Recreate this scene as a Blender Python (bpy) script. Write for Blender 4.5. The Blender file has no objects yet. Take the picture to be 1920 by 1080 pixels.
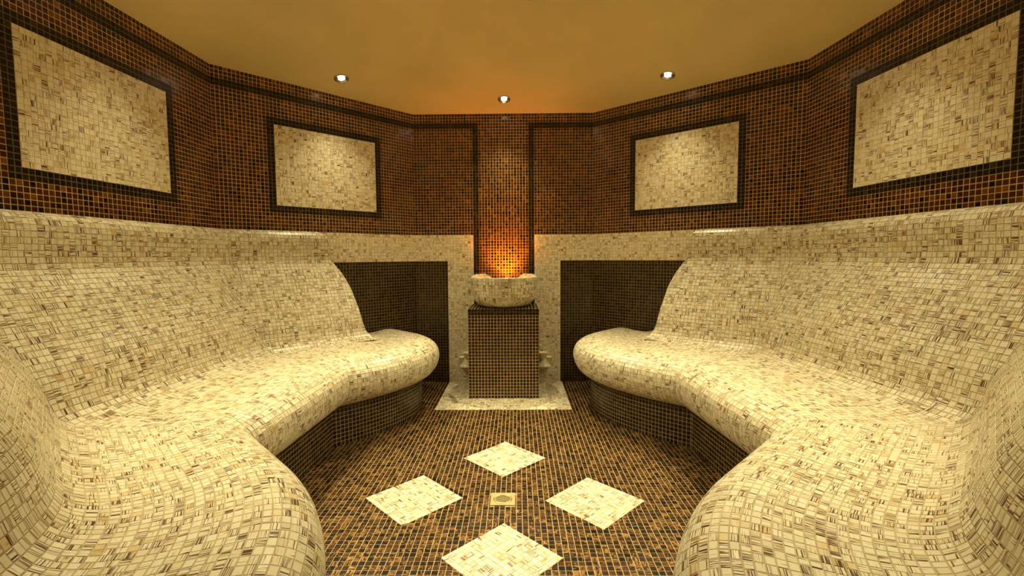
import bpy, math, random
import numpy as np
from mathutils import Matrix, Vector

random.seed(7)
RNG = np.random.default_rng(11)
scene = bpy.context.scene
COL = scene.collection

# ------------------------------------------------------------------ camera
F_PX, PITCH, YAW, ROLL = 880.0, 0.0669, -0.012, 0.0063
CAM = np.array([0.1039, 0.0, 0.9776])
_cy, _sy, _cp, _sp, _cr, _sr = (math.cos(YAW), math.sin(YAW), math.cos(PITCH), math.sin(PITCH), math.cos(ROLL), math.sin(ROLL))
_xh = np.array([_cy, -_sy, 0]); _yh = np.array([_sy, _cy, 0]); _zh = np.array([0, 0, 1.0])
FWD = _cp * _yh - _sp * _zh
_uh = _sp * _yh + _cp * _zh
RIGHT = _cr * _xh - _sr * _uh
UP = _sr * _xh + _cr * _uh
cam_data = bpy.data.cameras.new('camera')
cam_data.sensor_width = 36.0
cam_data.lens = F_PX * 36.0 / 1920.0
cam_data.clip_start = 0.02
cam = bpy.data.objects.new('camera', cam_data)
COL.objects.link(cam)
M = Matrix.Identity(4)
for i in range(3):
    M[i][0] = RIGHT[i]; M[i][1] = UP[i]; M[i][2] = -FWD[i]; M[i][3] = CAM[i]
cam.matrix_world = M
scene.camera = cam

def project(P):
    """pixel position and depth of points (N,3) in the 1920x1080 frame"""
    D = np.asarray(P) - CAM
    d = np.maximum(D @ FWD, 1e-4)
    return 960 + F_PX * (D @ RIGHT) / d, 540 - F_PX * (D @ UP) / d, D @ FWD

# ------------------------------------------------------------------ light
world = bpy.data.worlds.new('world'); scene.world = world
world.use_nodes = True
world.node_tree.nodes['Background'].inputs[0].default_value = (1.0, 0.78, 0.42, 1)
world.node_tree.nodes['Background'].inputs[1].default_value = 0.05
scene.view_settings.view_transform = 'Standard'
scene.view_settings.look = 'None'
scene.view_settings.exposure = 0.0
scene.view_settings.gamma = 1.0
scene.view_settings.use_curve_mapping = False
LAMP_COLOR = (1.0, 0.885, 0.53)
LAMP_WATTS = 98.0
CORE = 0.68
AMBER_COLOR = (1.0, 0.30, 0.03)
AMBER_WATTS = 4.0

# ------------------------------------------------------------------ plan of the room (metres, floor z = 0)
P = 0.0222                                  # mosaic pitch
ZC = 2.0553                                 # foot of the ceiling
ZL = ZC - 41 * P                            # ledge of the benches
BACK = 3.6235
BL, BR = np.array([-0.68, BACK]), np.array([0.68, BACK])
L2, R2 = np.array([-1.599, 2.658]), np.array([1.717, 2.689])
L1, R1 = np.array([-1.637, 1.270]), np.array([1.812, 1.290])
# towards the entrance the side walls bend round a quarter of a right angle into a short passage
BEND_R = 0.25
BEND_L, BEND_RT = np.array([-1.250, 0.534]), np.array([1.351, 0.475])
def bend(side, u):
    """point of the bend, u = 0 on the slanting wall .. 1 on the passage wall"""
    a = math.pi / 4 * (1 - u)
    c = BEND_L if side < 0 else BEND_RT
    return c + BEND_R * np.array([-side * math.cos(a), math.sin(a)])
L0, R0 = bend(-1, 0), bend(1, 0)
LP, RP = bend(-1, 1), bend(1, 1)
CENTRE = np.array([0.045, 1.90])
APEX_Z = 2.50

# ------------------------------------------------------------------ materials
def new_mat(name):
    m = bpy.data.materials.new(name); m.use_nodes = True
    nt = m.node_tree
    return m, nt, nt.nodes['Principled BSDF']

def ramp(nt, stops, fac):
    r = nt.nodes.new('ShaderNodeValToRGB')
    e = r.color_ramp.elements
    while len(e) < len(stops): e.new(0.5)
    for k, (p_, c) in enumerate(stops):
        e[k].position = p_; e[k].color = (*c, 1)
    nt.links.new(fac, r.inputs[0])
    return r.outputs[0]

def math_node(nt, op, a, b):
    n = nt.nodes.new('ShaderNodeMath'); n.operation = op
    for k, v in enumerate((a, b)):
        if isinstance(v, (int, float)): n.inputs[k].default_value = v
        else: nt.links.new(v, n.inputs[k])
    return n.outputs[0]

def mix(nt, fac, a, b, blend='MIX'):
    n = nt.nodes.new('ShaderNodeMix'); n.data_type = 'RGBA'; n.blend_type = blend
    for sock, v in ((n.inputs[0], fac), (n.inputs[6], a), (n.inputs[7], b)):
        if isinstance(v, (int, float)): sock.default_value = v
        elif isinstance(v, tuple): sock.default_value = (*v, 1)
        else: nt.links.new(v, sock)
    return n.outputs[2]

def tile_inputs(nt, su, sv):
    """streak noise inside one tile (its own UV square) and the tile's three random numbers"""
    uv = nt.nodes.new('ShaderNodeUVMap'); uv.uv_map = 'tile'
    sp = nt.nodes.new('ShaderNodeSeparateXYZ'); nt.links.new(uv.outputs[0], sp.inputs[0])
    at = nt.nodes.new('ShaderNodeAttribute'); at.attribute_name = 'rnd'
    sc = nt.nodes.new('ShaderNodeSeparateColor'); nt.links.new(at.outputs['Color'], sc.inputs[0])
    r, g, b = sc.outputs
    cb = nt.nodes.new('ShaderNodeCombineXYZ')
    nt.links.new(math_node(nt, 'ADD', math_node(nt, 'MULTIPLY', sp.outputs[0], su), math_node(nt, 'MULTIPLY', r, 91.0)), cb.inputs[0])
    nt.links.new(math_node(nt, 'ADD', math_node(nt, 'MULTIPLY', sp.outputs[1], sv), math_node(nt, 'MULTIPLY', g, 57.0)), cb.inputs[1])
    nt.links.new(math_node(nt, 'MULTIPLY', b, 33.0), cb.inputs[2])
    no = nt.nodes.new('ShaderNodeTexNoise'); no.inputs['Scale'].default_value = 1.0
    no.inputs['Detail'].default_value = 1.0; no.inputs['Roughness'].default_value = 0.5
    nt.links.new(cb.outputs[0], no.inputs['Vector'])
    return no.outputs[0], r, g, b

def beige_material(name='cream_streaked_glass_mosaic', g_=1.0, shift=0.0):
    m, nt, bs = new_mat(name)
    n, r, g, b = tile_inputs(nt, 8.0, 0.25)
    f = math_node(nt, 'ADD', n, math_node(nt, 'MULTIPLY', math_node(nt, 'SUBTRACT', b, 0.5 + shift), 0.20))
    streak = ramp(nt, [(0.0, (.83, .77, .57)), (0.56, (.83, .77, .57)), (0.595, (.77, .68, .46)), (0.62, (.50, .35, .18)),
                       (0.65, (.24, .135, .06)), (0.72, (.08, .045, .022))], f)
    tint = ramp(nt, [(0.0, (.84, .79, .68)), (0.2, (.95, .93, .88)), (0.6, (1, 1, 1)), (0.93, (1, .97, .88)), (1.0, (.86, .70, .48))], g)
    body = mix(nt, 1.0, streak, tint, 'MULTIPLY')
    nt.links.new(mix(nt, 1.0, body, (g_, g_, g_), 'MULTIPLY'), bs.inputs['Base Color'])
    bs.inputs['Roughness'].default_value = 0.32
    return m

def rust_material():
    m, nt, bs = new_mat('rust_brown_glass_mosaic')
    n, r, g, b = tile_inputs(nt, 1.2, 5.0)
    base = ramp(nt, [(0.0, (.004, .003, .002)), (0.12, (.010, .005, .002)), (0.18, (.040, .012, .003)), (0.6, (.070, .020, .004)),
                     (0.88, (.11, .034, .006)), (1.0, (.22, .08, .014))], r)
    k = ramp(nt, [(0.3, (.7, .7, .7)), (0.7, (1.3, 1.3, 1.3))], n)
    nt.links.new(mix(nt, 1.0, base, k, 'MULTIPLY'), bs.inputs['Base Color'])
    bs.inputs['Roughness'].default_value = 0.22
    bs.inputs['Metallic'].default_value = 0.15
    return m

def maroon_material():
    m, nt, bs = new_mat('dark_maroon_glass_mosaic')
    n, r, g, b = tile_inputs(nt, 1.2, 5.0)
    base = ramp(nt, [(0.0, (.005, .003, .002)), (0.3, (.016, .006, .003)), (0.7, (.032, .010, .004)), (1.0, (.07, .022, .006))], r)
    nt.links.new(base, bs.inputs['Base Color'])
    bs.inputs['Roughness'].default_value = 0.25
    return m

def dark_material():
    m, nt, bs = new_mat('near_black_brown_glass_mosaic')
    n, r, g, b = tile_inputs(nt, 1.2, 5.0)
    base = ramp(nt, [(0.0, (.004, .003, .002)), (0.5, (.012, .007, .003)), (0.9, (.022, .013, .005)), (1.0, (.05, .028, .010))], r)
    nt.links.new(base, bs.inputs['Base Color'])
    bs.inputs['Roughness'].default_value = 0.28
    bs.inputs['Specular IOR Level'].default_value = 0.25
    return m

def umber_material():
    m, nt, bs = new_mat('dark_umber_glass_mosaic')
    n, r, g, b = tile_inputs(nt, 1.0, 5.0)
    base = ramp(nt, [(0.0, (.005, .003, .002)), (0.25, (.014, .007, .003)), (0.7, (.028, .014, .0045)), (1.0, (.06, .028, .008))], r)
    k = ramp(nt, [(0.3, (.6, .6, .6)), (0.7, (1.5, 1.5, 1.5))], n)
    nt.links.new(mix(nt, 1.0, base, k, 'MULTIPLY'), bs.inputs['Base Color'])
    bs.inputs['Roughness'].default_value = 0.28
    bs.inputs['Specular IOR Level'].default_value = 0.25
    return m

def bronze_material():
    m, nt, bs = new_mat('bronze_flecked_floor_mosaic')
    n, r, g, b = tile_inputs(nt, 1.0, 4.2)
    base = ramp(nt, [(0.0, (.004, .002, .0015)), (0.2, (.014, .006, .002)), (0.7, (.036, .014, .004)), (1.0, (.085, .034, .009))], r)
    f = math_node(nt, 'ADD', n, math_node(nt, 'MULTIPLY', math_node(nt, 'SUBTRACT', g, 0.72), 0.30))
    fleck = ramp(nt, [(0.52, (0, 0, 0)), (0.64, (1, 1, 1))], f)
    nt.links.new(mix(nt, fleck, base, (.46, .24, .075)), bs.inputs['Base Color'])
    nt.links.new(math_node(nt, 'MULTIPLY', fleck, 0.75), bs.inputs['Metallic'])
    bs.inputs['Roughness'].default_value = 0.30
    bs.inputs['Specular IOR Level'].default_value = 0.22
    return m

def grout_material(name, c, rough=0.85):
    m, nt, bs = new_mat(name)
    tc = nt.nodes.new('ShaderNodeTexCoord')
    no = nt.nodes.new('ShaderNodeTexNoise'); no.inputs['Scale'].default_value = 9.0; no.inputs['Detail'].default_value = 4
    nt.links.new(tc.outputs['Object'], no.inputs['Vector'])
    lo = tuple(x * 0.78 for x in c); hi = tuple(min(1, x * 1.12) for x in c)
    nt.links.new(ramp(nt, [(0.3, lo), (0.7, hi)], no.outputs[0]), bs.inputs['Base Color'])
    bs.inputs['Roughness'].default_value = rough
    return m

def plaster_material(name, c):
    m, nt, bs = new_mat(name)
    tc = nt.nodes.new('ShaderNodeTexCoord')
    no = nt.nodes.new('ShaderNodeTexNoise'); no.inputs['Scale'].default_value = 1.6; no.inputs['Detail'].default_value = 5
    nt.links.new(tc.outputs['Object'], no.inputs['Vector'])
    lo = tuple(x * 0.90 for x in c); hi = tuple(min(1, x * 1.06) for x in c)
    nt.links.new(ramp(nt, [(0.35, lo), (0.65, hi)], no.outputs[0]), bs.inputs['Base Color'])
    n2 = nt.nodes.new('ShaderNodeTexNoise'); n2.inputs['Scale'].default_value = 35.0; n2.inputs['Detail'].default_value = 3
    nt.links.new(tc.outputs['Object'], n2.inputs['Vector'])
    bp = nt.nodes.new('ShaderNodeBump'); bp.inputs['Strength'].default_value = 0.08; bp.inputs['Distance'].default_value = 0.004
    nt.links.new(n2.outputs[0], bp.inputs['Height']); nt.links.new(bp.outputs[0], bs.inputs['Normal'])
    bs.inputs['Roughness'].default_value = 0.6
    return m

def plain(name, c, rough=0.4, metal=0.0, emit=None, power=0.0):
    m, nt, bs = new_mat(name)
    tc = nt.nodes.new('ShaderNodeTexCoord')
    no = nt.nodes.new('ShaderNodeTexNoise'); no.inputs['Scale'].default_value = 40.0
    nt.links.new(tc.outputs['Object'], no.inputs['Vector'])
    nt.links.new(ramp(nt, [(0.3, tuple(x * .93 for x in c)), (0.7, c)], no.outputs[0]), bs.inputs['Base Color'])
    bs.inputs['Roughness'].default_value = rough; bs.inputs['Metallic'].default_value = metal
    if emit:
        bs.inputs['Emission Color'].default_value = (*emit, 1); bs.inputs['Emission Strength'].default_value = power
    return m

MAT = dict(
    beige=beige_material(g_=0.93, shift=-0.07), ivory=beige_material('brightened_cream_glass_mosaic', 1.10, 0.02), rust=rust_material(), dark=dark_material(), maroon=maroon_material(), umber=umber_material(), bronze=bronze_material(),  # panel and band cream is lightened in colour, replacing light missing there
    dark_grout=grout_material('dark_brown_grout', (.17, .12, .05)),
    umber_grout=grout_material('olive_brown_grout', (.24, .18, .07)),
    ivory_grout=grout_material('ivory_grout', (.72, .62, .40)),  # grout of panels and bands, lightened the same way in place of light
    riser_grout=grout_material('dim_sand_grout', (.40, .31, .13)),
    pedestal_grout=grout_material('tan_grout', (.72, .50, .22)),
    wall_grout=grout_material('ochre_grout', (.72, .47, .18)),
    floor_grout=grout_material('sand_grout', (.42, .31, .13)),
    bench_grout=grout_material('cream_grout', (.50, .41, .24)),
    ceiling=plaster_material('ochre_plaster', (.80, .61, .27)),
    chrome=plain('brushed_chrome', (.75, .72, .66), 0.22, 1.0),
    brass=plain('aged_brass', (.62, .50, .24), 0.38, 0.85),
    pit_shade=plain('drain_pit_shade', (.012, .010, .006), 0.7),
    bulb=plain('lamp_glass', (1, .95, .8), 0.3, 0, (1.0, .93, .74), 40.0),
    amber=plain('amber_lamp_glass', (1, .5, .1), 0.3, 0, (1.0, .36, .05), 12.0),
    ceramic=plain('cream_ceramic', (.80, .70, .45), 0.25),
    door=plain('dark_door_glass', (.05, .035, .02), 0.15),
)

# ------------------------------------------------------------------ object helpers
def tag(o, label=None, cat=None, group=None, kind=None):
    if label: o['label'] = label
    if cat: o['category'] = cat
    if group: o['group'] = group
    if kind: o['kind'] = kind
    return o

def link(name, mesh, parent=None, loc=None):
    o = bpy.data.objects.new(name, mesh)
    COL.objects.link(o)
    base = Vector((0, 0, 0))
    if parent is not None:
        o.parent = parent
        q = parent
        while q is not None:
            base += q.location; q = q.parent
    o.location = (Vector(loc) if loc is not None else Vector((0, 0, 0))) - base
    return o

def empty(name, loc):
    o = bpy.data.objects.new(name, None); COL.objects.link(o); o.location = loc
    o.empty_display_size = 0.1
    return o

def mesh_py(name, verts, faces, mat, smooth=False):
    me = bpy.data.meshes.new(name)
    me.from_pydata([tuple(map(float, v)) for v in verts], [], faces)
    me.materials.append(mat)
    if smooth:
        me.polygons.foreach_set('use_smooth', [True] * len(me.polygons))
    me.update()
    return me

def sharp(me):
    a = me.attributes.get('sharp_face') or me.attributes.new('sharp_face', 'BOOLEAN', 'FACE')
    a.data.foreach_set('value', np.ones(len(me.polygons), dtype=bool))

def quads_mesh(name, Q, mat):
    """mesh of separate quads Q (N,4,3)"""
    n = len(Q)
    me = bpy.data.meshes.new(name)
    me.vertices.add(n * 4); me.vertices.foreach_set('co', np.ascontiguousarray(Q, dtype=np.float32).ravel())
    me.loops.add(n * 4); me.loops.foreach_set('vertex_index', np.arange(n * 4, dtype=np.int32))
    me.polygons.add(n); me.polygons.foreach_set('loop_start', np.arange(0, n * 4, 4, dtype=np.int32))
    me.polygons.foreach_set('loop_total', np.full(n, 4, dtype=np.int32))
    me.materials.append(mat); me.update(calc_edges=True)
    sharp(me)
    return me

_FACE = np.array([[4, 5, 6, 7], [0, 1, 5, 4], [1, 2, 6, 5], [2, 3, 7, 6], [3, 0, 4, 7]])
_UVC = np.array([[0, 0], [1, 0], [1, 1], [0, 1]], dtype=np.float32)

def tiles_mesh(name, B, rnd, rot, mat):
    """tiles as raised chamfered pieces: B (N,8,3) = foot corners then top corners"""
    n = len(B)
    me = bpy.data.meshes.new(name)
    me.vertices.add(n * 8); me.vertices.foreach_set('co', np.ascontiguousarray(B, dtype=np.float32).ravel())
    idx = (np.arange(n)[:, None, None] * 8 + _FACE[None]).astype(np.int32)
    me.loops.add(n * 20); me.loops.foreach_set('vertex_index', idx.ravel())
    me.polygons.add(n * 5); me.polygons.foreach_set('loop_start', np.arange(0, n * 20, 4, dtype=np.int32))
    me.polygons.foreach_set('loop_total', np.full(n * 5, 4, dtype=np.int32))
    me.update(calc_edges=True)
    uv = me.uv_layers.new(name='tile')
    corner = _FACE.ravel() % 4
    u = _UVC[(corner[None, :] + rot[:, None]) % 4]
    uv.data.foreach_set('uv', np.ascontiguousarray(u, dtype=np.float32).ravel())
    sharp(me)
    at = me.attributes.new('rnd', 'FLOAT_COLOR', 'FACE')
    c = np.ones((n, 5, 4), dtype=np.float32); c[:, :, :3] = rnd[:, None, :]
    at.data.foreach_set('color', c.ravel())
    me.materials.append(mat)
    return me

def make_tiles(Q, joint=0.003, h=0.0010, tilt=0.00012):
    """(N,4,3) joint-to-joint cells (counter-clockwise seen from outside) -> foot+top corners (M,8,3), kept indices"""
    Q = np.asarray(Q, float)
    w = 0.5 * (np.linalg.norm(Q[:, 1] - Q[:, 0], axis=1) + np.linalg.norm(Q[:, 2] - Q[:, 3], axis=1))
    v = 0.5 * (np.linalg.norm(Q[:, 3] - Q[:, 0], axis=1) + np.linalg.norm(Q[:, 2] - Q[:, 1], axis=1))
    keep = np.where((w > joint * 1.5) & (v > joint * 1.5))[0]
    Q, w, v = Q[keep], w[keep], v[keep]
    nrm = np.cross(Q[:, 2] - Q[:, 0], Q[:, 3] - Q[:, 1])
    nrm /= np.maximum(np.linalg.norm(nrm, axis=1, keepdims=True), 1e-9)
    def ring(j):
        fu = np.minimum(j / 2 / w, .42); fv = np.minimum(j / 2 / v, .42)
        out = []
        for a, b in ((fu, fv), (1 - fu, fv), (1 - fu, 1 - fv), (fu, 1 - fv)):
            a = a[:, None]; b = b[:, None]
            out.append(Q[:, 0] * (1 - a) * (1 - b) + Q[:, 1] * a * (1 - b) + Q[:, 2] * a * b + Q[:, 3] * (1 - a) * b)
        return np.stack(out, 1)
    foot = ring(joint); top = ring(joint + 0.0007)
    n = len(Q)
    tx = RNG.normal(0, tilt, n); ty = RNG.normal(0, tilt, n)
    hh = h + RNG.normal(0, tilt * .3, n)
    lift = np.stack([hh - tx - ty, hh + tx - ty, hh + tx + ty, hh - tx + ty], 1)
    lift = np.maximum(lift, 0.0003)
    top = top + nrm[:, None, :] * lift[:, :, None]
    return np.concatenate([foot, top], 1), keep, nrm

def area_px(B, nrm):
    """projected size of each tile's top face, 0 when outside the frame or facing away"""
    T = B[:, 4:]
    x, y, d = project(T.reshape(-1, 3))
    x = x.reshape(-1, 4); y = y.reshape(-1, 4); d = d.reshape(-1, 4)
    a = 0.5 * np.abs((x[:, 2] - x[:, 0]) * (y[:, 3] - y[:, 1]) - (x[:, 3] - x[:, 1]) * (y[:, 2] - y[:, 0]))
    c = T.mean(1)
    face = np.einsum('ij,ij->i', nrm, CAM - c) > 0
    inside = (x.mean(1) > 0) & (x.mean(1) < 1920) & (y.mean(1) > 0) & (y.mean(1) < 1080) & (d.min(1) > 0.1)
    return np.where(face & inside, a, 0.0)

def lay(parent, cells, mat, singles=0, joined='mosaic', hide=None, **kw):
    """cells (N,4,3) laid under parent: the `singles` largest in the picture as objects named tile, the rest joined"""
    B, keep, nrm = make_tiles(cells, **kw)
    n = len(B)
    rnd = RNG.random((n, 3)).astype(np.float32)
    rot = RNG.integers(0, 4, n)
    single = np.zeros(n, bool)
    if singles:
        a = area_px(B, nrm)
        if hide is not None: a = np.where(hide(B[:, 4:].mean(1)), 0.0, a)
        order = np.argsort(-a)[:singles]
        single[order[a[order] > 55]] = True
        for i in np.where(single)[0]:
            c = B[i].mean(0)
            me = tiles_mesh('tile', (B[i] - c)[None], rnd[i:i + 1], rot[i:i + 1], MAT[mat])
            link('tile', me, parent, c)
    rest = ~single
    if rest.any():
        o = link(joined, tiles_mesh(joined, B[rest], rnd[rest], rot[rest], MAT[mat]), parent)
        o['kind'] = 'stuff'

def orient(cells, out):
    """turn the winding of all cells so that their mean normal follows `out`"""
    cells = np.asarray(cells)
    n = np.cross(cells[:, 2] - cells[:, 0], cells[:, 3] - cells[:, 1])
    o = np.asarray(out)
    if o.ndim == 1: s = (n @ o).sum()
    else: s = (n * o).sum()
    return cells if s > 0 else cells[:, ::-1][:, [3, 0, 1, 2]]

def lathe(profile, seg, centre=(0, 0, 0)):
    """closed rings round z from (radius, z) pairs -> verts, faces"""
    V, Fc = [], []
    for r, z in profile:
        for k in range(seg):
            a = 2 * math.pi * k / seg
            V.append((centre[0] + r * math.cos(a), centre[1] + r * math.sin(a), centre[2] + z))
    for j in range(len(profile) - 1):
        for k in range(seg):
            k2 = (k + 1) % seg
            Fc.append((j * seg + k, j * seg + k2, (j + 1) * seg + k2, (j + 1) * seg + k))
    return V, Fc

def box(x0, x1, y0, y1, z0, z1):
    V = [(x0, y0, z0), (x1, y0, z0), (x1, y1, z0), (x0, y1, z0), (x0, y0, z1), (x1, y0, z1), (x1, y1, z1), (x0, y1, z1)]
    Fc = [(0, 3, 2, 1), (4, 5, 6, 7), (0, 1, 5, 4), (1, 2, 6, 5), (2, 3, 7, 6), (3, 0, 4, 7)]
    return V, Fc

def frame2(A, B):
    """unit direction A->B, inward normal and length of a wall line"""
    t = B - A; L = float(np.linalg.norm(t)); t = t / L
    n = np.array([-t[1], t[0]])
    if n @ (CENTRE - A) < 0: n = -n
    return t, n, L

# ------------------------------------------------------------------ walls
def wall_slab(name, A, B, z1=ZC, mat='wall_grout', thick=0.06):
    t, n, L = frame2(A, B)
    V = []
    for z in (0, z1):
        for q in (A, B, B - n * thick, A - n * thick):
            V.append((q[0], q[1], z))
    Fc = [(3, 2, 1, 0), (4, 5, 6, 7), (0, 1, 5, 4), (1, 2, 6, 5), (2, 3, 7, 6), (3, 0, 4, 7)]
    o = link(name, mesh_py(name, V, Fc, MAT[mat]))
    return tag(o, kind='structure'), t, n, L

def wall_cells(A, t, n, L, ncol, classify):
    """mosaic cells of one wall, sorted by class; row 0 is under the ceiling"""
    pc = L / ncol
    out = {}
    nrow = int(math.ceil(ZC / P))
    for r in range(nrow):
        z1 = ZC - r * P; z0 = max(ZC - (r + 1) * P, 0.0)
        for c in range(ncol):
            k = classify(c, r, (c + .5) * pc, 0.5 * (z0 + z1))
            if k is None: continue
            a = A + t * (c * pc); b = A + t * ((c + 1) * pc)
            out.setdefault(k, []).append(((a[0], a[1], z0), (b[0], b[1], z0), (b[0], b[1], z1), (a[0], a[1], z1)))
    return {k: orient(np.array(v), (n[0], n[1], 0)) for k, v in out.items()}

# ---- bench outline numbers needed by the walls too
END_TOP = {'left': 0.725, 'right': 0.785}   # where the ledge stops on the rear side walls

def side_class(c0, c1, end_s=None, lower=True):
    """rust field with dark band and framed cream panel between columns c0..c1"""
    def f(c, r, s, z):
        if r < 3: return 'rust'
        if r < 5: return 'dark'
        if r < 41:
            if c0 <= c < c1 and 12 <= r < 34: return 'panel'
            if c0 - 2 <= c < c1 + 2 and 10 <= r < 36: return 'dark'
            return 'rust'
        if end_s is None or s > end_s: return None
        if r < 50: return 'beige'
        return 'umber'
    return f

def back_class(c, r, s, z):
    if r < 3: return 'rust'
    if c in (20, 21, 40, 41)[:0]: return 'dark'
    if 20 <= c < 41:                                        # column over the basin with its two dark edges
        if c in (20, 40) or c in (21, 39) and False: return 'dark'
        return 'dark' if c in (20, 21, 39, 40) else 'rust'
    if r < 5: return 'dark'
    if r < 41: return 'rust'
    if r < 50: return 'beige'
    k = c if c < 20 else 60 - c
    return 'umber' if k < 11 else 'beige'

def build_wall(name, A, B, ncol, classify, singles=0):
    o, t, n, L = wall_slab(name, A, B)
    cells = wall_cells(A, t, n, L, ncol, classify)
    for k, nm in (('rust', 'rust_tiles'), ('dark', 'dark_border_tiles'), ('beige', 'cream_band_tiles'), ('umber', 'umber_tiles')):
        if k in cells:
            if k in ('dark', 'umber', 'beige'):
                bed = 'ivory_grout' if k == 'beige' else k + '_grout'
                link(nm + '_bed', quads_mesh('bed', cells[k] + np.array([n[0], n[1], 0]) * 0.0002, MAT[bed]), o)
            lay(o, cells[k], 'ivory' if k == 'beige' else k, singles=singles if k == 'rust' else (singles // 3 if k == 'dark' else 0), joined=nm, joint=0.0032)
    if 'panel' in cells:
        C = cells['panel'].reshape(-1, 3)
        lo, hi = C[:, 2].min(), C[:, 2].max()
        sp = (C[:, :2] - A) @ t
        a, b = A + t * sp.min() + n * 0.0006, A + t * sp.max() + n * 0.0006
        q = orient(np.array([[(a[0], a[1], lo), (b[0], b[1], lo), (b[0], b[1], hi), (a[0], a[1], hi)]]), (n[0], n[1], 0))
        panel = link('mosaic_panel', quads_mesh('mosaic_panel', q, MAT['ivory_grout']), o)
        panel['label'] = 'framed cream mosaic panel'
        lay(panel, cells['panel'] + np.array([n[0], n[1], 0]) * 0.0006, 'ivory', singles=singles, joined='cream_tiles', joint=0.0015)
    return o

build_wall('wall_back', BL, BR, 61, back_class)
build_wall('wall_left_rear', BL, L2, 61, side_class(15, 46, END_TOP['left'] + 0.09))
build_wall('wall_right_rear', BR, R2, 63, side_class(16, 47, END_TOP['right'] + 0.09))
build_wall('wall_left', L2, L1, 63, side_class(15, 46), singles=300)
build_wall('wall_right', R2, R1, 63, side_class(16, 47), singles=300)
no_panel = side_class(1000, 1000)
build_wall('wall_left_front', L1, L0, 36, no_panel)
build_wall('wall_right_front', R1, R0, 36, no_panel)

# bends and short entrance passage in which the camera stands
EY = -1.05
def passage_class(c, r, s, z):
    if r < 3: return 'rust'
    if r < 5: return 'dark'
    return 'rust' if r < 41 else ('beige' if r < 50 else 'umber')
for side, nm in ((-1, 'left'), (1, 'right')):
    pts = [bend(side, u) for u in np.linspace(0, 1, 5)]
    for k in range(4):
        build_wall('wall_%s_bend' % nm, pts[k], pts[k + 1], 2, no_panel)
build_wall('wall_left_entrance', LP, np.array([LP[0], EY]), 71, passage_class)
build_wall('wall_right_entrance', RP, np.array([RP[0], EY]), 69, passage_class)
wall_slab('wall_front', np.array([LP[0], EY]), np.array([RP[0], EY]))
V, Fc = box(-0.33, 0.47, EY, EY + 0.04, 0, 2.0)
door = tag(link('door_1', mesh_py('door_1', V, Fc, MAT['door'])), kind='structure')
V, Fc = box(0.38, 0.40, EY + 0.04, EY + 0.09, 0.85, 1.2)
link('door_handle', mesh_py('door_handle', V, Fc, MAT['chrome']), door)

# ------------------------------------------------------------------ ceiling: shallow eight-sided tent of plaster
ring = [BL, BR, R2, R1] + [bend(1, u) for u in np.linspace(0, 1, 5)] + [bend(-1, u) for u in np.linspace(1, 0, 5)] + [L1, L2]
NR = len(ring)
V = [(q[0], q[1], ZC) for q in ring] + [(CENTRE[0], CENTRE[1], APEX_Z)]
Fc = [(k, (k + 1) % NR, NR) for k in range(NR)]
V += [(LP[0], LP[1], ZC), (RP[0], RP[1], ZC), (RP[0], EY, ZC), (LP[0], EY, ZC)]
Fc.append((NR + 1, NR + 2, NR + 3, NR + 4))
ceil = tag(link('ceiling', mesh_py('ceiling', V, Fc, MAT['ceiling'])), kind='structure')

# ------------------------------------------------------------------ benches
PROFILE = [(0.0, 1.1451), (0.035, 1.1440), (0.062, 1.135), (0.082, 1.112), (0.088, 1.080), (0.087, 1.030), (0.086, 0.985), (0.092, 0.945),
           (0.115, 0.905), (0.150, 0.850), (0.205, 0.752), (0.258, 0.655), (0.286, 0.590), (0.303, 0.530), (0.322, 0.488), (0.362, 0.460), (0.430, 0.447),
           (0.520, 0.443), (0.620, 0.446), (0.710, 0.449), (0.775, 0.442), (0.825, 0.421), (0.857, 0.388), (0.868, 0.348),
           (0.863, 0.305), (0.842, 0.262), (0.806, 0.228), (0.765, 0.212)]
D_NOSE = 0.868
D_RISER = 0.755
D_FRONT = 0.780                             # the entrance stretches have a narrower seat
Z_RISER = 0.215

def smooth_profile(pts, step):
    pts = np.array(pts)
    dense = []
    for k in range(len(pts) - 1):
        p0 = pts[max(k - 1, 0)]; p1 = pts[k]; p2 = pts[k + 1]; p3 = pts[min(k + 2, len(pts) - 1)]
        for u in np.linspace(0, 1, 12, endpoint=False):
            dense.append(0.5 * (2 * p1 + (p2 - p0) * u + (2 * p0 - 5 * p1 + 4 * p2 - p3) * u * u + (3 * p1 - p0 - 3 * p2 + p3) * u ** 3))
    dense.append(pts[-1]); dense = np.array(dense)
    s = np.concatenate([[0], np.cumsum(np.linalg.norm(np.diff(dense, axis=0), axis=1))])
    n = int(round(s[-1] / step))
    q = np.linspace(0, s[-1], n + 1)
    return np.stack([np.interp(q, s, dense[:, 0]), np.interp(q, s, dense[:, 1])], 1)

ROWS = smooth_profile(PROFILE, P)
SPLIT = int(np.argmax(ROWS[:, 0] >= 0.355))                # back above, seat beyond
def narrow(d):
    d0 = ROWS[SPLIT, 0]
    return np.where(d > d0, d0 + (d - d0) * (D_FRONT - d0) / (D_NOSE - d0), d)
ROWS_F = np.stack([np.where(np.arange(len(ROWS)) > SPLIT, narrow(ROWS[:, 0]), ROWS[:, 0]), ROWS[:, 1]], 1)
D_RISER_F = float(narrow(np.array(D_RISER)))

def end_curve(z, top):
    """where the back of the bench stops along the wall: it flares out towards the seat"""
    return top + np.interp(z, [0.45, 0.48, 0.51, 0.56, 0.65, 0.78, 0.87, 0.93, 0.97, 1.2], [-.170, -.140, -.124, -.112, -.104, -.090, -.062, -.032, -.004, 0]) + \
        np.interp(z, [1.09, 1.12, 1.1451], [0, 0.012, 0.055])

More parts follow.
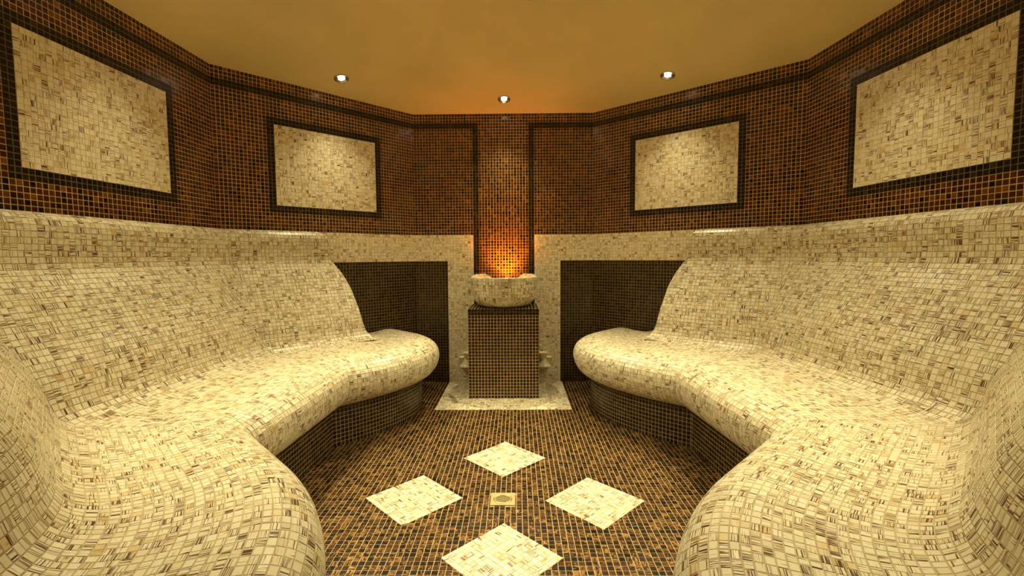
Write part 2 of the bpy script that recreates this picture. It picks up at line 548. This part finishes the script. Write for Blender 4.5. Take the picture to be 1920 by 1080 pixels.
def bench(name, label, rear, mid, front, sgn, end_rear):
    """rear/mid/front: (A, B) wall lines; the rear one runs corner->mid, the front one front corner->mid"""
    c = np.mean([mid[0], mid[1]], axis=0)
    root = tag(empty(name, (float(c[0]) + sgn * 0.45 * -1, float(c[1]), 0)), label, 'bench')
    grout, tiles, riser_grout, riser_tiles = [], [], [], []
    tm, nm, Lm = frame2(*mid)

    def pos(A, t, n, s, d, z):
        s = np.asarray(s); d = np.asarray(d)
        return np.stack([A[0] + t[0] * s + n[0] * d, A[1] + t[1] * s + n[1] * d, np.broadcast_to(z, s.shape)], -1)

    def grid(Pt, out, lst_g, lst_t, cut=None):
        """Pt (rows, cols, 3) of joint crossings -> cells"""
        q = np.stack([Pt[:-1, :-1], Pt[:-1, 1:], Pt[1:, 1:], Pt[1:, :-1]], 2).reshape(-1, 4, 3)
        w = 0.5 * (np.linalg.norm(q[:, 1] - q[:, 0], axis=1) + np.linalg.norm(q[:, 2] - q[:, 3], axis=1))
        q = q[w > 1e-5]
        q = orient(q, out)
        if cut is not None: q = q[~cut(q.mean(1))]
        lst_g.append(q); lst_t.append(q)

    up_in = lambda n: np.array([n[0], n[1], 1.0])
    # --- middle stretch along the long wall, mitred at both ends
    def meet(line, d, other, d_o):
        """s along `line` where its offset d crosses the other wall line's offset d_o"""
        t_, n_, _ = frame2(*line); to, no, _ = frame2(*other)
        q = line[0] + np.outer(np.atleast_1d(d), n_) - other[0]
        return (np.atleast_1d(d_o) - q @ no) / (t_ @ no)
    tr, nr, Lr = frame2(*rear); tf, nf, Lf = frame2(*front)
    n_c = int(round(Lm / P))
    S = np.linspace(0, Lm, n_c + 1)
    s_cl = np.clip(S[None, :], meet(mid, ROWS[:, 0], rear, ROWS[:, 0])[:, None], meet(mid, ROWS[:, 0], front, ROWS_F[:, 0])[:, None])
    Pt = pos(mid[0], tm, nm, s_cl, np.broadcast_to(ROWS[:, :1], s_cl.shape), ROWS[:, 1:2])
    grid(Pt, up_in(nm), grout, tiles)
    zr = np.linspace(Z_RISER, 0, 11)
    s_cl = np.clip(S[None, :], meet(mid, D_RISER, rear, D_RISER)[0], meet(mid, D_RISER, front, D_RISER_F)[0]) * np.ones((11, 1))
    grid(pos(mid[0], tm, nm, s_cl, np.full(s_cl.shape, D_RISER), zr[:, None]), np.array([nm[0], nm[1], 0]), riser_grout, riser_tiles)

    # --- rear end stretch: back cut along a flaring curve, seat swept round in a lobe
    # entrance stretch: along the slanting wall, round the bend and a little way down the passage
    tf, nf, Lf = frame2(*front)
    lim = meet(front, ROWS_F[:, 0], mid, ROWS[:, 0])
    n1 = int(round(Lf / P)); n2 = 27; n3 = 14
    stations = [('s', sv) for sv in np.linspace(0, Lf, n1 + 1)] + [('b', u) for u in np.linspace(0, 1, n2 + 1)[1:]] + [('p', v) for v in np.arange(1, n3 + 1) * P]
    def front_point(st, d, lower):
        kind, v = st
        if kind == 's': w, m = front[0] + tf * max(v, lower), nf
        elif kind == 'b':
            w = bend(sgn, v); m = (w - (BEND_L if sgn < 0 else BEND_RT)) / BEND_R
        else: w, m = bend(sgn, 1) + np.array([0, -v]), np.array([-sgn, 0.0])
        return w + m * d
    Pt = np.array([[(*front_point(st, d, l_), z) for st in stations] for (d, z), l_ in zip(ROWS_F, lim)])
    grid(Pt, np.array([0, 0, 1.0]), grout, tiles)
    lr = meet(front, D_RISER_F, mid, D_RISER)[0]
    grid(np.array([[(*front_point(st, D_RISER_F, lr), z) for st in stations] for z in zr]), np.array([nf[0], nf[1], 0]), riser_grout, riser_tiles)
    wall_foot = np.array([(*front_point(stations[-1], 0.0, 0), z) for z in ROWS_F[:, 1]])
    grid(np.stack([Pt[:, -1], wall_foot], 1), np.array([0, -1.0, 0]), grout, [])
    foot = np.array([(*front_point(stations[-1], d_, 0), z) for d_, z in ((0, Z_RISER), (D_RISER_F, Z_RISER), (D_RISER_F, 0), (0, 0))])
    riser_grout.append(orient(foot[None], np.array([0, -1.0, 0])))

    for (A, B), RW, d_nose, d_riser, top, s_c, s_min, s_mid in ((rear, ROWS, D_NOSE, D_RISER, end_rear, end_rear + 0.225, 0.12, end_rear),):
        t, n, L = frame2(A, B)
        limit = meet((A, B), RW[:, 0], mid, ROWS[:, 0])
        R = RW[:SPLIT + 1]
        e = np.maximum(end_curve(R[:, 1], top), 0.004)
        lim = limit[:SPLIT + 1]
        cols = np.arange(max(0, math.floor((top - 0.22) / P)), math.ceil(L / P) + 1) * P
        s_cl = np.clip(cols[None, :], e[:, None], np.maximum(lim, e)[:, None])
        grid(pos(A, t, n, s_cl, np.broadcast_to(R[:, :1], s_cl.shape), R[:, 1:2]), up_in(n), grout, tiles)
        # end face of the back, turned to the basin
        m_ = 14
        fr = np.linspace(0, 1, m_ + 1)[None, :]
        Pc = pos(A, t, n, np.broadcast_to(e[:, None], (len(R), m_ + 1)), R[:, :1] * fr, R[:, 1:2])
        grid(Pc, np.array([-t[0], -t[1], 0.0]), grout, tiles)
        # outline of the nose in (s, d)
        d_c = 0.2; a = s_c - s_min; b = d_nose - d_c; ex = 2 / 2.3
        th = np.linspace(math.pi / 2, 0, 400)
        o1 = np.stack([s_c - a * np.cos(th) ** ex, d_c + b * np.sin(th) ** ex], 1)
        line = np.stack([np.linspace(L + 0.02, s_c, 60, endpoint=False), np.full(60, d_nose)], 1)
        tail = np.stack([np.full(20, s_min), np.linspace(d_c, 0, 21)[1:]], 1)
        pl = np.concatenate([line, o1, tail])
        arc = np.concatenate([[0], np.cumsum(np.linalg.norm(np.diff(pl, axis=0), axis=1))])
        m = int(round(arc[-1] / P))
        q = np.linspace(0, arc[-1], m + 1)
        O = np.stack([np.interp(q, arc, pl[:, 0]), np.interp(q, arc, pl[:, 1])], 1)
        T = np.gradient(O, axis=0); T /= np.linalg.norm(T, axis=1, keepdims=True)
        N = np.stack([T[:, 1], -T[:, 0]], 1)                # outward of the lobe in (s, d)
        if N[0, 1] < 0: N = -N
        frac = np.clip((O[:, 0] - s_min) / (s_c - s_min), 0, 1)
        Mid = np.stack([np.where(O[:, 0] >= s_c, O[:, 0], s_mid + (s_c - s_mid) * frac),
                        np.where(O[:, 0] >= s_c, 0.0, 0.10 * (1 - frac))], 1)
        E = [(d_nose - d, z, l_) for (d, z), l_ in zip(RW[SPLIT:], limit[SPLIT:])]      # inner -> nose -> underside
        extra = [(ee, 0.458, limit[SPLIT]) for ee in np.arange(E[0][0] + P * 12, E[0][0], -P)]
        rows_e = extra + E
        Ps = []
        turn = False
        for k, (ee, z, l_) in enumerate(rows_e):
            if ee <= 0.16:
                sd = O - N * ee
            else:
                q0 = O - N * 0.16
                sd = q0 + (Mid - q0) * ((ee - 0.16) / (d_nose - 0.16))
            s_, d_ = sd[:, 0], np.maximum(sd[:, 1], 0.0)
            s_ = np.minimum(s_, l_)
            Ps.append(pos(A, t, n, s_, d_, z))
        Ps = np.array(Ps)
        def hidden(c, A=A, t=t, n=n, top=top):
            s = (c[:, :2] - A) @ t; d = (c[:, :2] - A) @ n
            back_s = end_curve(c[:, 2], top)
            return ((s > back_s + 0.01) & (d < 0.34) & (c[:, 2] > 0.4)) | (d < 0.001)
        outw = np.zeros((Ps.shape[0] - 1, Ps.shape[1] - 1, 3)); outw[:, :, 2] = 1
        # split at the widest row so that the winding test is safe on both halves
        grid(Ps, up_in(n) + np.array([0, 0, 3.0]), grout, tiles, cut=hidden)
        sd = O - N * (d_nose - d_riser)
        s_ = np.minimum(sd[:, 0], meet((A, B), d_riser, mid, D_RISER)[0]); d_ = np.maximum(sd[:, 1], 0.0)
        Pr = np.array([pos(A, t, n, s_, d_, z) for z in zr])
        nrm_ref = n
        grid(Pr, np.array([n[0], n[1], 0]), riser_grout, riser_tiles, cut=lambda c, A=A, n=n: (c[:, :2] - A) @ n < 0.001)
    G = np.concatenate(grout); RG = np.concatenate(riser_grout)
    link('body', quads_mesh('body', G, MAT['bench_grout']), root)
    r = link('riser', quads_mesh('riser', RG, MAT['riser_grout']), root)
    r['label'] = 'dark brown mosaic riser under the rounded seat'
    lay(root, np.concatenate(tiles), 'beige', singles=300, joined='mosaic_shell', joint=0.0026)
    lay(r, np.concatenate(riser_tiles), 'umber', joined='riser_tiles', joint=0.0030)
    return root

bench('curved_bench', 'long cream mosaic bench with sloping back, rounded lobe ending at the left of the basin',
      (BL, L2), (L2, L1), (L1, L0), -1, END_TOP['left'])
bench('curved_bench', 'long cream mosaic bench with sloping back, rounded lobe ending at the right of the basin',
      (BR, R2), (R2, R1), (R1, R0), 1, END_TOP['right'])

# ------------------------------------------------------------------ floor
FX0, FX1, FY0, FY1 = -1.75, 1.95, EY, BACK
V, Fc = box(FX0, FX1, FY0, FY1, -0.06, 0.0)
floor = tag(link('floor', mesh_py('floor', V, Fc, MAT['floor_grout'])), kind='structure')
DIAMONDS = [(0.035, 2.222), (-0.322, 1.842), (0.408, 1.820), (0.048, 1.462)]
HALF = 0.1995                                               # half diagonal
DRAIN = (0.040, 1.830); DR = 0.049
MX0, MX1, MY0 = -0.433, 0.447, 2.952                         # cream apron round the pedestal

def bench_cover(x, y):
    """True where a bench stands on the floor"""
    p = np.array([x, y])
    for rear, mid, front, top, sgn in (((BL, L2), (L2, L1), (L1, L0), END_TOP['left'], -1), ((BR, R2), (R2, R1), (R1, R0), END_TOP['right'], 1)):
        t, n, L = frame2(*mid)
        if (p - mid[0]) @ n < D_RISER - 0.02: return True
        c = BEND_L if sgn < 0 else BEND_RT
        t, n, L = frame2(*front)
        if y < c[1]: d = -sgn * (x - (LP if sgn < 0 else RP)[0])
        elif (p - front[1]) @ t > 0: d = float(np.linalg.norm(p - c)) - BEND_R
        else: d = float((p - front[0]) @ n)
        if d < 0 or (d < D_RISER_F - 0.02 and y > c[1] - 0.30): return True
        for (A, B), s_c, s_min, d_r in ((rear, top + 0.225, 0.12, D_RISER),):
            t, n, L = frame2(A, B)
            sv, d = (p - A) @ t, (p - A) @ n
            if d < -0.01 and -0.05 < sv < L + 0.05: return True
            if d < 0 or sv > L + 0.3: continue
            if sv > s_c:
                if d < d_r - 0.02: return True
            elif sv > s_min + 0.12:
                if d < 0.2: return True
                if ((s_c - sv) / (s_c - s_min - 0.13)) ** 2.3 + ((d - 0.2) / (d_r - 0.22)) ** 2.3 < 1: return True
    return False

def clip(poly, a, b, c):
    """part of convex poly where a*x + b*y >= c"""
    out = []
    for i in range(len(poly)):
        p0, p1 = poly[i], poly[(i + 1) % len(poly)]
        f0, f1 = a * p0[0] + b * p0[1] - c, a * p1[0] + b * p1[1] - c
        if f0 >= 0: out.append(p0)
        if (f0 >= 0) != (f1 >= 0):
            u = f0 / (f0 - f1); out.append((p0[0] + (p1[0] - p0[0]) * u, p0[1] + (p1[1] - p0[1]) * u))
    return out

cells, cut_polys, apron = [], [], []
px = 0.0220
nx0 = int(math.floor((-1.05 - MX0) / px)); nx1 = int(math.ceil((1.15 - MX0) / px))
ny = int(math.ceil((BACK - EY) / px))
for j in range(ny):
    y1 = BACK - j * px; y0 = y1 - px
    for i in range(nx0, nx1):
        x0 = MX0 + i * px; x1 = x0 + px
        xc, yc = x0 + px / 2, y0 + px / 2
        
        if bench_cover(xc, yc): continue
        q = ((x0, y0, 0), (x1, y0, 0), (x1, y1, 0), (x0, y1, 0))
        if MX0 < xc < MX1 and yc > MY0:
            apron.append(q); continue
        if abs(xc - DRAIN[0]) < DR + .008 and abs(yc - DRAIN[1]) < DR + .008:
            poly = [(x0, y0), (x1, y0), (x1, y1), (x0, y1)]
            if abs(xc - DRAIN[0]) > abs(yc - DRAIN[1]):
                sg = 1 if xc > DRAIN[0] else -1; poly = clip(poly, sg, 0, sg * DRAIN[0] + DR)
            else:
                sg = 1 if yc > DRAIN[1] else -1; poly = clip(poly, 0, sg, sg * DRAIN[1] + DR)
            if len(poly) == 4:
                cells.append(tuple((a, b, 0) for a, b in poly))
            continue
        done = False
        for cx, cyy in DIAMONDS:
            m_ = abs(xc - cx) + abs(yc - cyy)
            if m_ < HALF - px: done = True; break
            if m_ < HALF + px:
                corners = [(x0, y0), (x1, y0), (x1, y1), (x0, y1)]
                if all(abs(a - cx) + abs(b - cyy) > HALF for a, b in corners): continue
                sx = 1 if xc > cx else -1; sy = 1 if yc > cyy else -1
                poly = clip(corners, sx, sy, sx * cx + sy * cyy + HALF)
                done = True
                if len(poly) >= 3: cut_polys.append(poly)
                break
        if not done: cells.append(q)
cells = orient(np.array(cells), (0, 0, 1))

def bench_hides(c):
    """floor points whose line to the camera is blocked by the near bench noses (for choosing single tiles only)"""
    x, y, d = project(c)
    return (x < 612) | (x > 1268)

lay(floor, cells, 'bronze', singles=300, joined='bronze_tiles', joint=0.0025, hide=bench_hides)
# tiles cut along the edges of the diamonds
V, Fc, rn, uvs = [], [], [], []
for poly in cut_polys:
    cx = sum(q[0] for q in poly) / len(poly); cyy = sum(q[1] for q in poly) / len(poly)
    if 0.5 * abs(sum(poly[i][0] * poly[(i + 1) % len(poly)][1] - poly[(i + 1) % len(poly)][0] * poly[i][1] for i in range(len(poly)))) < 4e-5: continue
    k0 = len(V); n = len(poly)
    for f, z in ((0.86, 0.0), (0.80, 0.0017)):
        for q in poly: V.append((cx + (q[0] - cx) * f, cyy + (q[1] - cyy) * f, z))
    Fc.append(tuple(range(k0 + n, k0 + 2 * n)))
    for i in range(n): Fc.append((k0 + i, k0 + (i + 1) % n, k0 + n + (i + 1) % n, k0 + n + i))
    rn += [tuple(RNG.random(3))] * (n + 1)
me = mesh_py('cut_tiles', V, Fc, MAT['bronze'])
uv = me.uv_layers.new(name='tile')
co = np.array([me.vertices[l.vertex_index].co[:2] for l in me.loops]) / px
uv.data.foreach_set('uv', (co % 1.0).astype(np.float32).ravel())
at = me.attributes.new('rnd', 'FLOAT_COLOR', 'FACE')
at.data.foreach_set('color', np.array([(*c, 1) for c in rn], dtype=np.float32).ravel())
tag(link('cut_tiles', me, floor), kind='stuff')

# cream diamonds, set on their corner
for cx, cyy in DIAMONDS:
    nD = 13; side = HALF * math.sqrt(2); pd = side / nD
    a = np.array([1, 1]) / math.sqrt(2); b = np.array([-1, 1]) / math.sqrt(2); o0 = np.array([cx, cyy - HALF])
    dc = []
    for i in range(nD):
        for j in range(nD):
            q = [o0 + a * pd * u + b * pd * v for u, v in ((i, j), (i + 1, j), (i + 1, j + 1), (i, j + 1))]
            dc.append([(w[0], w[1], 0.0004) for w in q])
    dq = np.array([[(cx, cyy - HALF, .0004), (cx + HALF, cyy, .0004), (cx, cyy + HALF, .0004), (cx - HALF, cyy, .0004)]])
    inlay = link('diamond_inlay', quads_mesh('diamond_inlay', dq, MAT['bench_grout']), floor)
    inlay['label'] = 'cream mosaic diamond set into the dark floor'
    lay(inlay, orient(np.array(dc), (0, 0, 1)), 'beige', singles=90, joined='cream_tiles', joint=0.0022)
apron_o = link('cream_apron', quads_mesh('cream_apron', np.array([[(MX0, MY0, .0003), (MX1, MY0, .0003), (MX1, BACK, .0003), (MX0, BACK, .0003)]]), MAT['bench_grout']), floor)
apron_o['label'] = 'cream mosaic apron round the pedestal'
lay(apron_o, orient(np.array(apron), (0, 0, 1)) + np.array([0, 0, .0003]), 'beige', joined='cream_tiles', joint=0.0026)

# ------------------------------------------------------------------ floor drain
dr = tag(empty('floor_drain', (DRAIN[0], DRAIN[1], 0)), 'small square brass floor drain with round slotted grate', 'drain')
seg = 48
V, Fc = [], []
zt = 0.0040
for k in range(seg):                                        # square plate with a round hole
    a = 2 * math.pi * k / seg
    ca, sa = math.cos(a), math.sin(a)
    sc = DR / max(abs(ca), abs(sa))
    V += [(ca * .037, sa * .037, zt - .001), (ca * .0385, sa * .0385, zt), (ca * sc * .985, sa * sc * .985, zt), (ca * sc, sa * sc, 0)]
for k in range(seg):
    k2 = (k + 1) % seg
    for j in range(3): Fc.append((k * 4 + j, k * 4 + j + 1, k2 * 4 + j + 1, k2 * 4 + j))
plate = link('plate', mesh_py('plate', [(x + DRAIN[0], y + DRAIN[1], z) for x, y, z in V], Fc, MAT['brass']), dr)
V, Fc = lathe([(0.0300, .0005), (0.0300, .0046), (0.0315, .0052), (0.0345, .0052), (0.0360, .0040), (0.0362, .0005)], 40, (*DRAIN, 0))
grate = link('grate', mesh_py('grate', V, Fc, MAT['brass'], True), dr)
V, Fc = lathe([(0.0001, .0006), (0.0365, .0006)], 40, (*DRAIN, 0))
link('pit_shade', mesh_py('pit_shade', V, Fc, MAT['pit_shade']), dr)  # flat near-black disc painted as the shade of a well under the grate
ang = math.radians(-14); ca, sa = math.cos(ang), math.sin(ang)
for k in range(-3, 4):
    y = k * 0.0088
    hw = math.sqrt(max(0.0305 ** 2 - y * y, 1e-6))
    V, Fc = box(-hw, hw, y - .0018, y + .0018, .0010, .0048)
    V = [(DRAIN[0] + x * ca - q * sa, DRAIN[1] + x * sa + q * ca, z) for x, q, z in V]
    link('bar', mesh_py('bar', V, Fc, MAT['brass']), grate)

# ------------------------------------------------------------------ pedestal
PX, PW, PY0, PZ = 0.0055, 0.242, 3.184, 28 * P
PBACK = 3.525
ped = tag(empty('basin_pedestal', (PX, (PY0 + PBACK) / 2, 0)), 'square rust-brown mosaic pedestal carrying the round basin', 'pedestal')
V, Fc = box(PX - PW, PX + PW, PY0, PBACK, 0.0021, PZ)
link('block', mesh_py('block', V, Fc, MAT['pedestal_grout']), ped)
fr_r, fr_d, sides = [], [], []
pw = 2 * PW / 22
for r in range(28):
    z0, z1 = r * P, (r + 1) * P
    for c in range(22):
        x0 = PX - PW + c * pw
        (fr_d if r >= 26 else fr_r).append(((x0, PY0, z0), (x0 + pw, PY0, z0), (x0 + pw, PY0, z1), (x0, PY0, z1)))
    for c in range(20):
        pd = (PBACK - PY0) / 20
        y0 = PY0 + c * pd
        sides.append(((PX + PW, y0, z0), (PX + PW, y0 + pd, z0), (PX + PW, y0 + pd, z1), (PX + PW, y0, z1)))
        sides.append(((PX - PW, y0 + pd, z0), (PX - PW, y0, z0), (PX - PW, y0, z1), (PX - PW, y0 + pd, z1)))
topc = []
for c in range(22):
    for r in range(20):
        pd = (PBACK - PY0) / 20; x0 = PX - PW + c * pw; y0 = PY0 + r * pd
        topc.append(((x0, y0, PZ), (x0 + pw, y0, PZ), (x0 + pw, y0 + pd, PZ), (x0, y0 + pd, PZ)))
lay(ped, orient(np.array(fr_r), (0, -1, 0)), 'maroon', joined='front_tiles', joint=0.0034)
link('top_border_bed', quads_mesh('top_border_bed', orient(np.array(fr_d), (0, -1, 0)) + np.array([0, -.0002, 0]), MAT['dark_grout']), ped)
lay(ped, orient(np.array(fr_d), (0, -1, 0)), 'dark', joined='top_border_tiles', joint=0.0034)
lay(ped, np.array(sides), 'maroon', joined='side_tiles', joint=0.0034)
lay(ped, orient(np.array(topc), (0, 0, 1)), 'dark', joined='top_tiles', joint=0.0034)

# ------------------------------------------------------------------ basin
BZ = PZ + 0.0028
BCX, BCY, BRAD = 0.006, 3.378, 0.236
basin = tag(empty('wash_basin', (BCX, BCY, BZ)), 'round cream mosaic wash basin on the pedestal, open towards the lit column', 'basin')
NA = 66
OUTER = smooth_profile([(0.150, 0.0), (0.178, 0.010), (0.205, 0.035), (0.224, 0.070), (0.233, 0.110), (0.236, 0.150), (0.237, 0.205)], P)
def rim_z(a):
    """extra rim height: raised shoulders at the rear sides, dip where the column shows"""
    back = math.sin(a)                                      # +1 towards the wall
    x = abs(math.cos(a)) * BRAD
    sh = 0.016 * max(0.0, min(1.0, (back + 0.05) / 0.45))
    if back > 0: sh -= 0.060 * (1 - min(1.0, max(0.0, (x - 0.075) / 0.075)) ** 1.0)
    return sh
ang = np.linspace(0, 2 * math.pi, NA + 1)
def bring(r, z, k):
    """ring of the bowl at radius r, height z, k = share of the rim's rise"""
    return np.array([(BCX + r * math.cos(a), min(BCY + r * math.sin(a), BACK - 0.004), BZ + z + k * rim_z(a)) for a in ang])
rings = [bring(r, z, (z / 0.205) ** 3) for r, z in OUTER]
rings += [bring(0.232, 0.2085, 1), bring(0.216, 0.2080, 1), bring(0.204, 0.196, 1)]
rings += [bring(r, z, k) for r, z, k in ((0.198, .175, .8), (0.190, .150, .5), (0.178, .125, .2), (0.160, .105, 0), (0.135, .092, 0), (0.105, .084, 0), (0.07, .080, 0), (0.03, .079, 0), (0.002, .079, 0))]
Pt = np.array(rings)
q = np.stack([Pt[:-1, :-1], Pt[:-1, 1:], Pt[1:, 1:], Pt[1:, :-1]], 2).reshape(-1, 4, 3)
link('bowl', quads_mesh('bowl', q, MAT['bench_grout']), basin)
lay(basin, q, 'beige', joined='bowl_tiles', joint=0.0020, h=0.0014)

# amber lamp lying in the bowl, out of sight behind the rim
LX, LY, LZ = 0.030, 3.485, BZ + 0.106
up = tag(empty('amber_lamp', (LX, LY, LZ)), 'small amber lamp in the basin glowing up the column', 'lamp')
V, Fc = lathe([(0.0, 0), (0.030, 0), (0.033, .004), (0.033, .022), (0.028, .026)], 28, (LX, LY, LZ))
link('housing', mesh_py('housing', V, Fc, MAT['chrome'], True), up)
V, Fc = lathe([(0.028, .0255), (0.018, .030), (0.0, .032)], 28, (LX, LY, LZ))
link('lens', mesh_py('lens', V, Fc, MAT['amber'], True), up)
ld = bpy.data.lights.new('amber_light', 'POINT'); ld.energy = AMBER_WATTS * 0.35; ld.color = AMBER_COLOR; ld.shadow_soft_size = 0.02
lo = bpy.data.objects.new('amber_light', ld); COL.objects.link(lo); lo.parent = up; lo.location = (0.0, 0.0, 0.050)
ld = bpy.data.lights.new('amber_beam', 'SPOT'); ld.energy = AMBER_WATTS * 6; ld.color = AMBER_COLOR; ld.shadow_soft_size = 0.02
ld.spot_size = math.radians(95); ld.spot_blend = 1.0
lo = bpy.data.objects.new('amber_beam', ld); COL.objects.link(lo); lo.parent = up; lo.location = (0.0, 0.0, 0.050)
lo.rotation_euler = Vector((0, 0, -1)).rotation_difference(Vector((-0.02, 0.17, 0.36))).to_euler()

# ------------------------------------------------------------------ steam outlets beside the pedestal
def cup(name, cx, cyy, z0, r0, r1, h, parent):
    V, Fc = lathe([(0.001, 0.004), (r0 * .8, 0.0), (r0, .003), (r0 + (r1 - r0) * .5, h * .5), (r1 - .002, h - .003), (r1, h), (r1 - .003, h + .001),
                   (r1 - .006, h - .003), (r0 * .9, h * .35), (0.001, h * .3)], 28, (cx, cyy, z0))
    return link(name, mesh_py(name, V, Fc, MAT['ceramic'], True), parent)

def steam_outlet(sg, label):
    wx = PX + sg * 0.298
    yc = BACK - 0.046
    o = tag(empty('steam_outlet', (wx, BACK, 0.13)), label, 'steam outlet')
    # smooth bell flaring downwards, its back flattened against the wall
    prof = [(0.001, .078), (0.012, .077), (0.018, .070), (0.022, .058), (0.028, .044), (0.037, .029), (0.048, .015), (0.056, .007), (0.057, .003),
            (0.053, .001), (0.045, .006), (0.030, .024), (0.015, .050)]
    V, Fc = lathe(prof, 32, (wx, yc, 0.132))
    V = [(x, min(y, BACK - 0.003), z) for x, y, z in V]
    link('hood', mesh_py('hood', V, Fc, MAT['ceramic'], True), o)
    V, Fc = lathe([(0.001, 0), (0.012, 0), (0.012, .06), (0.001, .06)], 16, (0, 0, 0))
    V = [(wx + x, BACK - 0.004 - z, 0.19 + y) for x, y, z in V]
    link('pipe', mesh_py('pipe', V, Fc, MAT['ceramic'], True), o)
    cup('cup', wx + sg * 0.036, BACK - 0.036, 0.160, 0.017, 0.031, 0.044, o)
    cup('cup', wx - sg * 0.010, BACK - 0.047, 0.187, 0.022, 0.042, 0.054, o)
    return o
steam_outlet(-1, 'cream ceramic steam outlet with two cups, half hidden at the left of the pedestal')
steam_outlet(1, 'cream ceramic steam outlet with two cups, half hidden at the right of the pedestal')

# ------------------------------------------------------------------ ceiling downlights
def facet(A, B):
    a = np.array([*A, ZC]); b = np.array([*B, ZC]); c = np.array([*CENTRE, APEX_Z])
    n = np.cross(b - a, c - a); n /= np.linalg.norm(n)
    return a, (n if n[2] < 0 else -n)

def on_facet(A, B, xy):
    a, n = facet(A, B)
    z = a[2] - ((xy[0] - a[0]) * n[0] + (xy[1] - a[1]) * n[1]) / n[2]
    return np.array([xy[0], xy[1], z]), n

def downlight(pn, label, watts=LAMP_WATTS, cone=110):
    p, n = pn
    o = tag(empty('downlight', tuple(p)), label, 'downlight', 'recessed ceiling downlights')
    rot = Vector((0, 0, -1)).rotation_difference(Vector(n)).to_matrix()
    def place(V): return [tuple(Vector(p) + rot @ Vector(q)) for q in V]
    V, Fc = lathe([(0.046, .001), (0.0455, -.004), (0.041, -.0065), (0.036, -.005), (0.031, -.0015), (0.021, -.0012)], 36)
    link('trim_ring', mesh_py('trim_ring', place(V), Fc, MAT['chrome'], True), o)
    V, Fc = lathe([(0.021, -.0012), (0.017, -.0035), (0.009, -.0052), (0.0005, -.0058)], 28)
    link('bulb', mesh_py('bulb', place(V), Fc, MAT['bulb'], True), o)
    flat = abs(n[2]) > 0.999
    inward = Vector((0, 0, 0)) if flat else Vector((n[0], n[1], 0)).normalized()
    # reflector lamp: a bright core turned a little towards the room, and wide spill round it
    for nm, size, turn, power in (('downlight_beam', 66, 0.22, watts * CORE), ('downlight_spill', cone, 0.05, watts * (1 - CORE))):
        ld = bpy.data.lights.new(nm, 'SPOT')
        ld.energy = power; ld.color = LAMP_COLOR; ld.spot_size = math.radians(size); ld.spot_blend = 1.0; ld.shadow_soft_size = 0.022
        lo = bpy.data.objects.new(nm, ld); COL.objects.link(lo); lo.parent = o
        lo.location = tuple(np.array(n) * 0.035)
        lo.rotation_euler = Vector((0, 0, -1)).rotation_difference(Vector(n) + inward * turn).to_euler()
    return o

downlight(on_facet(BL, BR, (0.014, 3.442)), 'recessed round downlight straight above the basin column', LAMP_WATTS * 1.2)
downlight(on_facet(BL, L2, (-0.998, 3.023)), 'recessed round downlight above the rear end of the left bench')
downlight(on_facet(BR, R2, (1.051, 3.033)), 'recessed round downlight above the rear end of the right bench')
downlight(on_facet(L2, L1, (-1.36, 1.98)), 'recessed round downlight above the middle of the left bench')
downlight(on_facet(R2, R1, (1.50, 2.00)), 'recessed round downlight above the middle of the right bench')
downlight(on_facet(L1, L0, (-1.10, 1.02)), 'recessed round downlight above the entrance end of the left bench', LAMP_WATTS * 1.3)
downlight(on_facet(R1, R0, (1.22, 1.00)), 'recessed round downlight above the entrance end of the right bench', LAMP_WATTS * 1.3)
downlight((np.array([0.10, -0.25, ZC]), np.array([0.0, 0.0, -1.0])), 'recessed round downlight in the flat ceiling of the entrance passage', 100.0, 130)  # unseen fill light, added to brighten the near ends of the benches
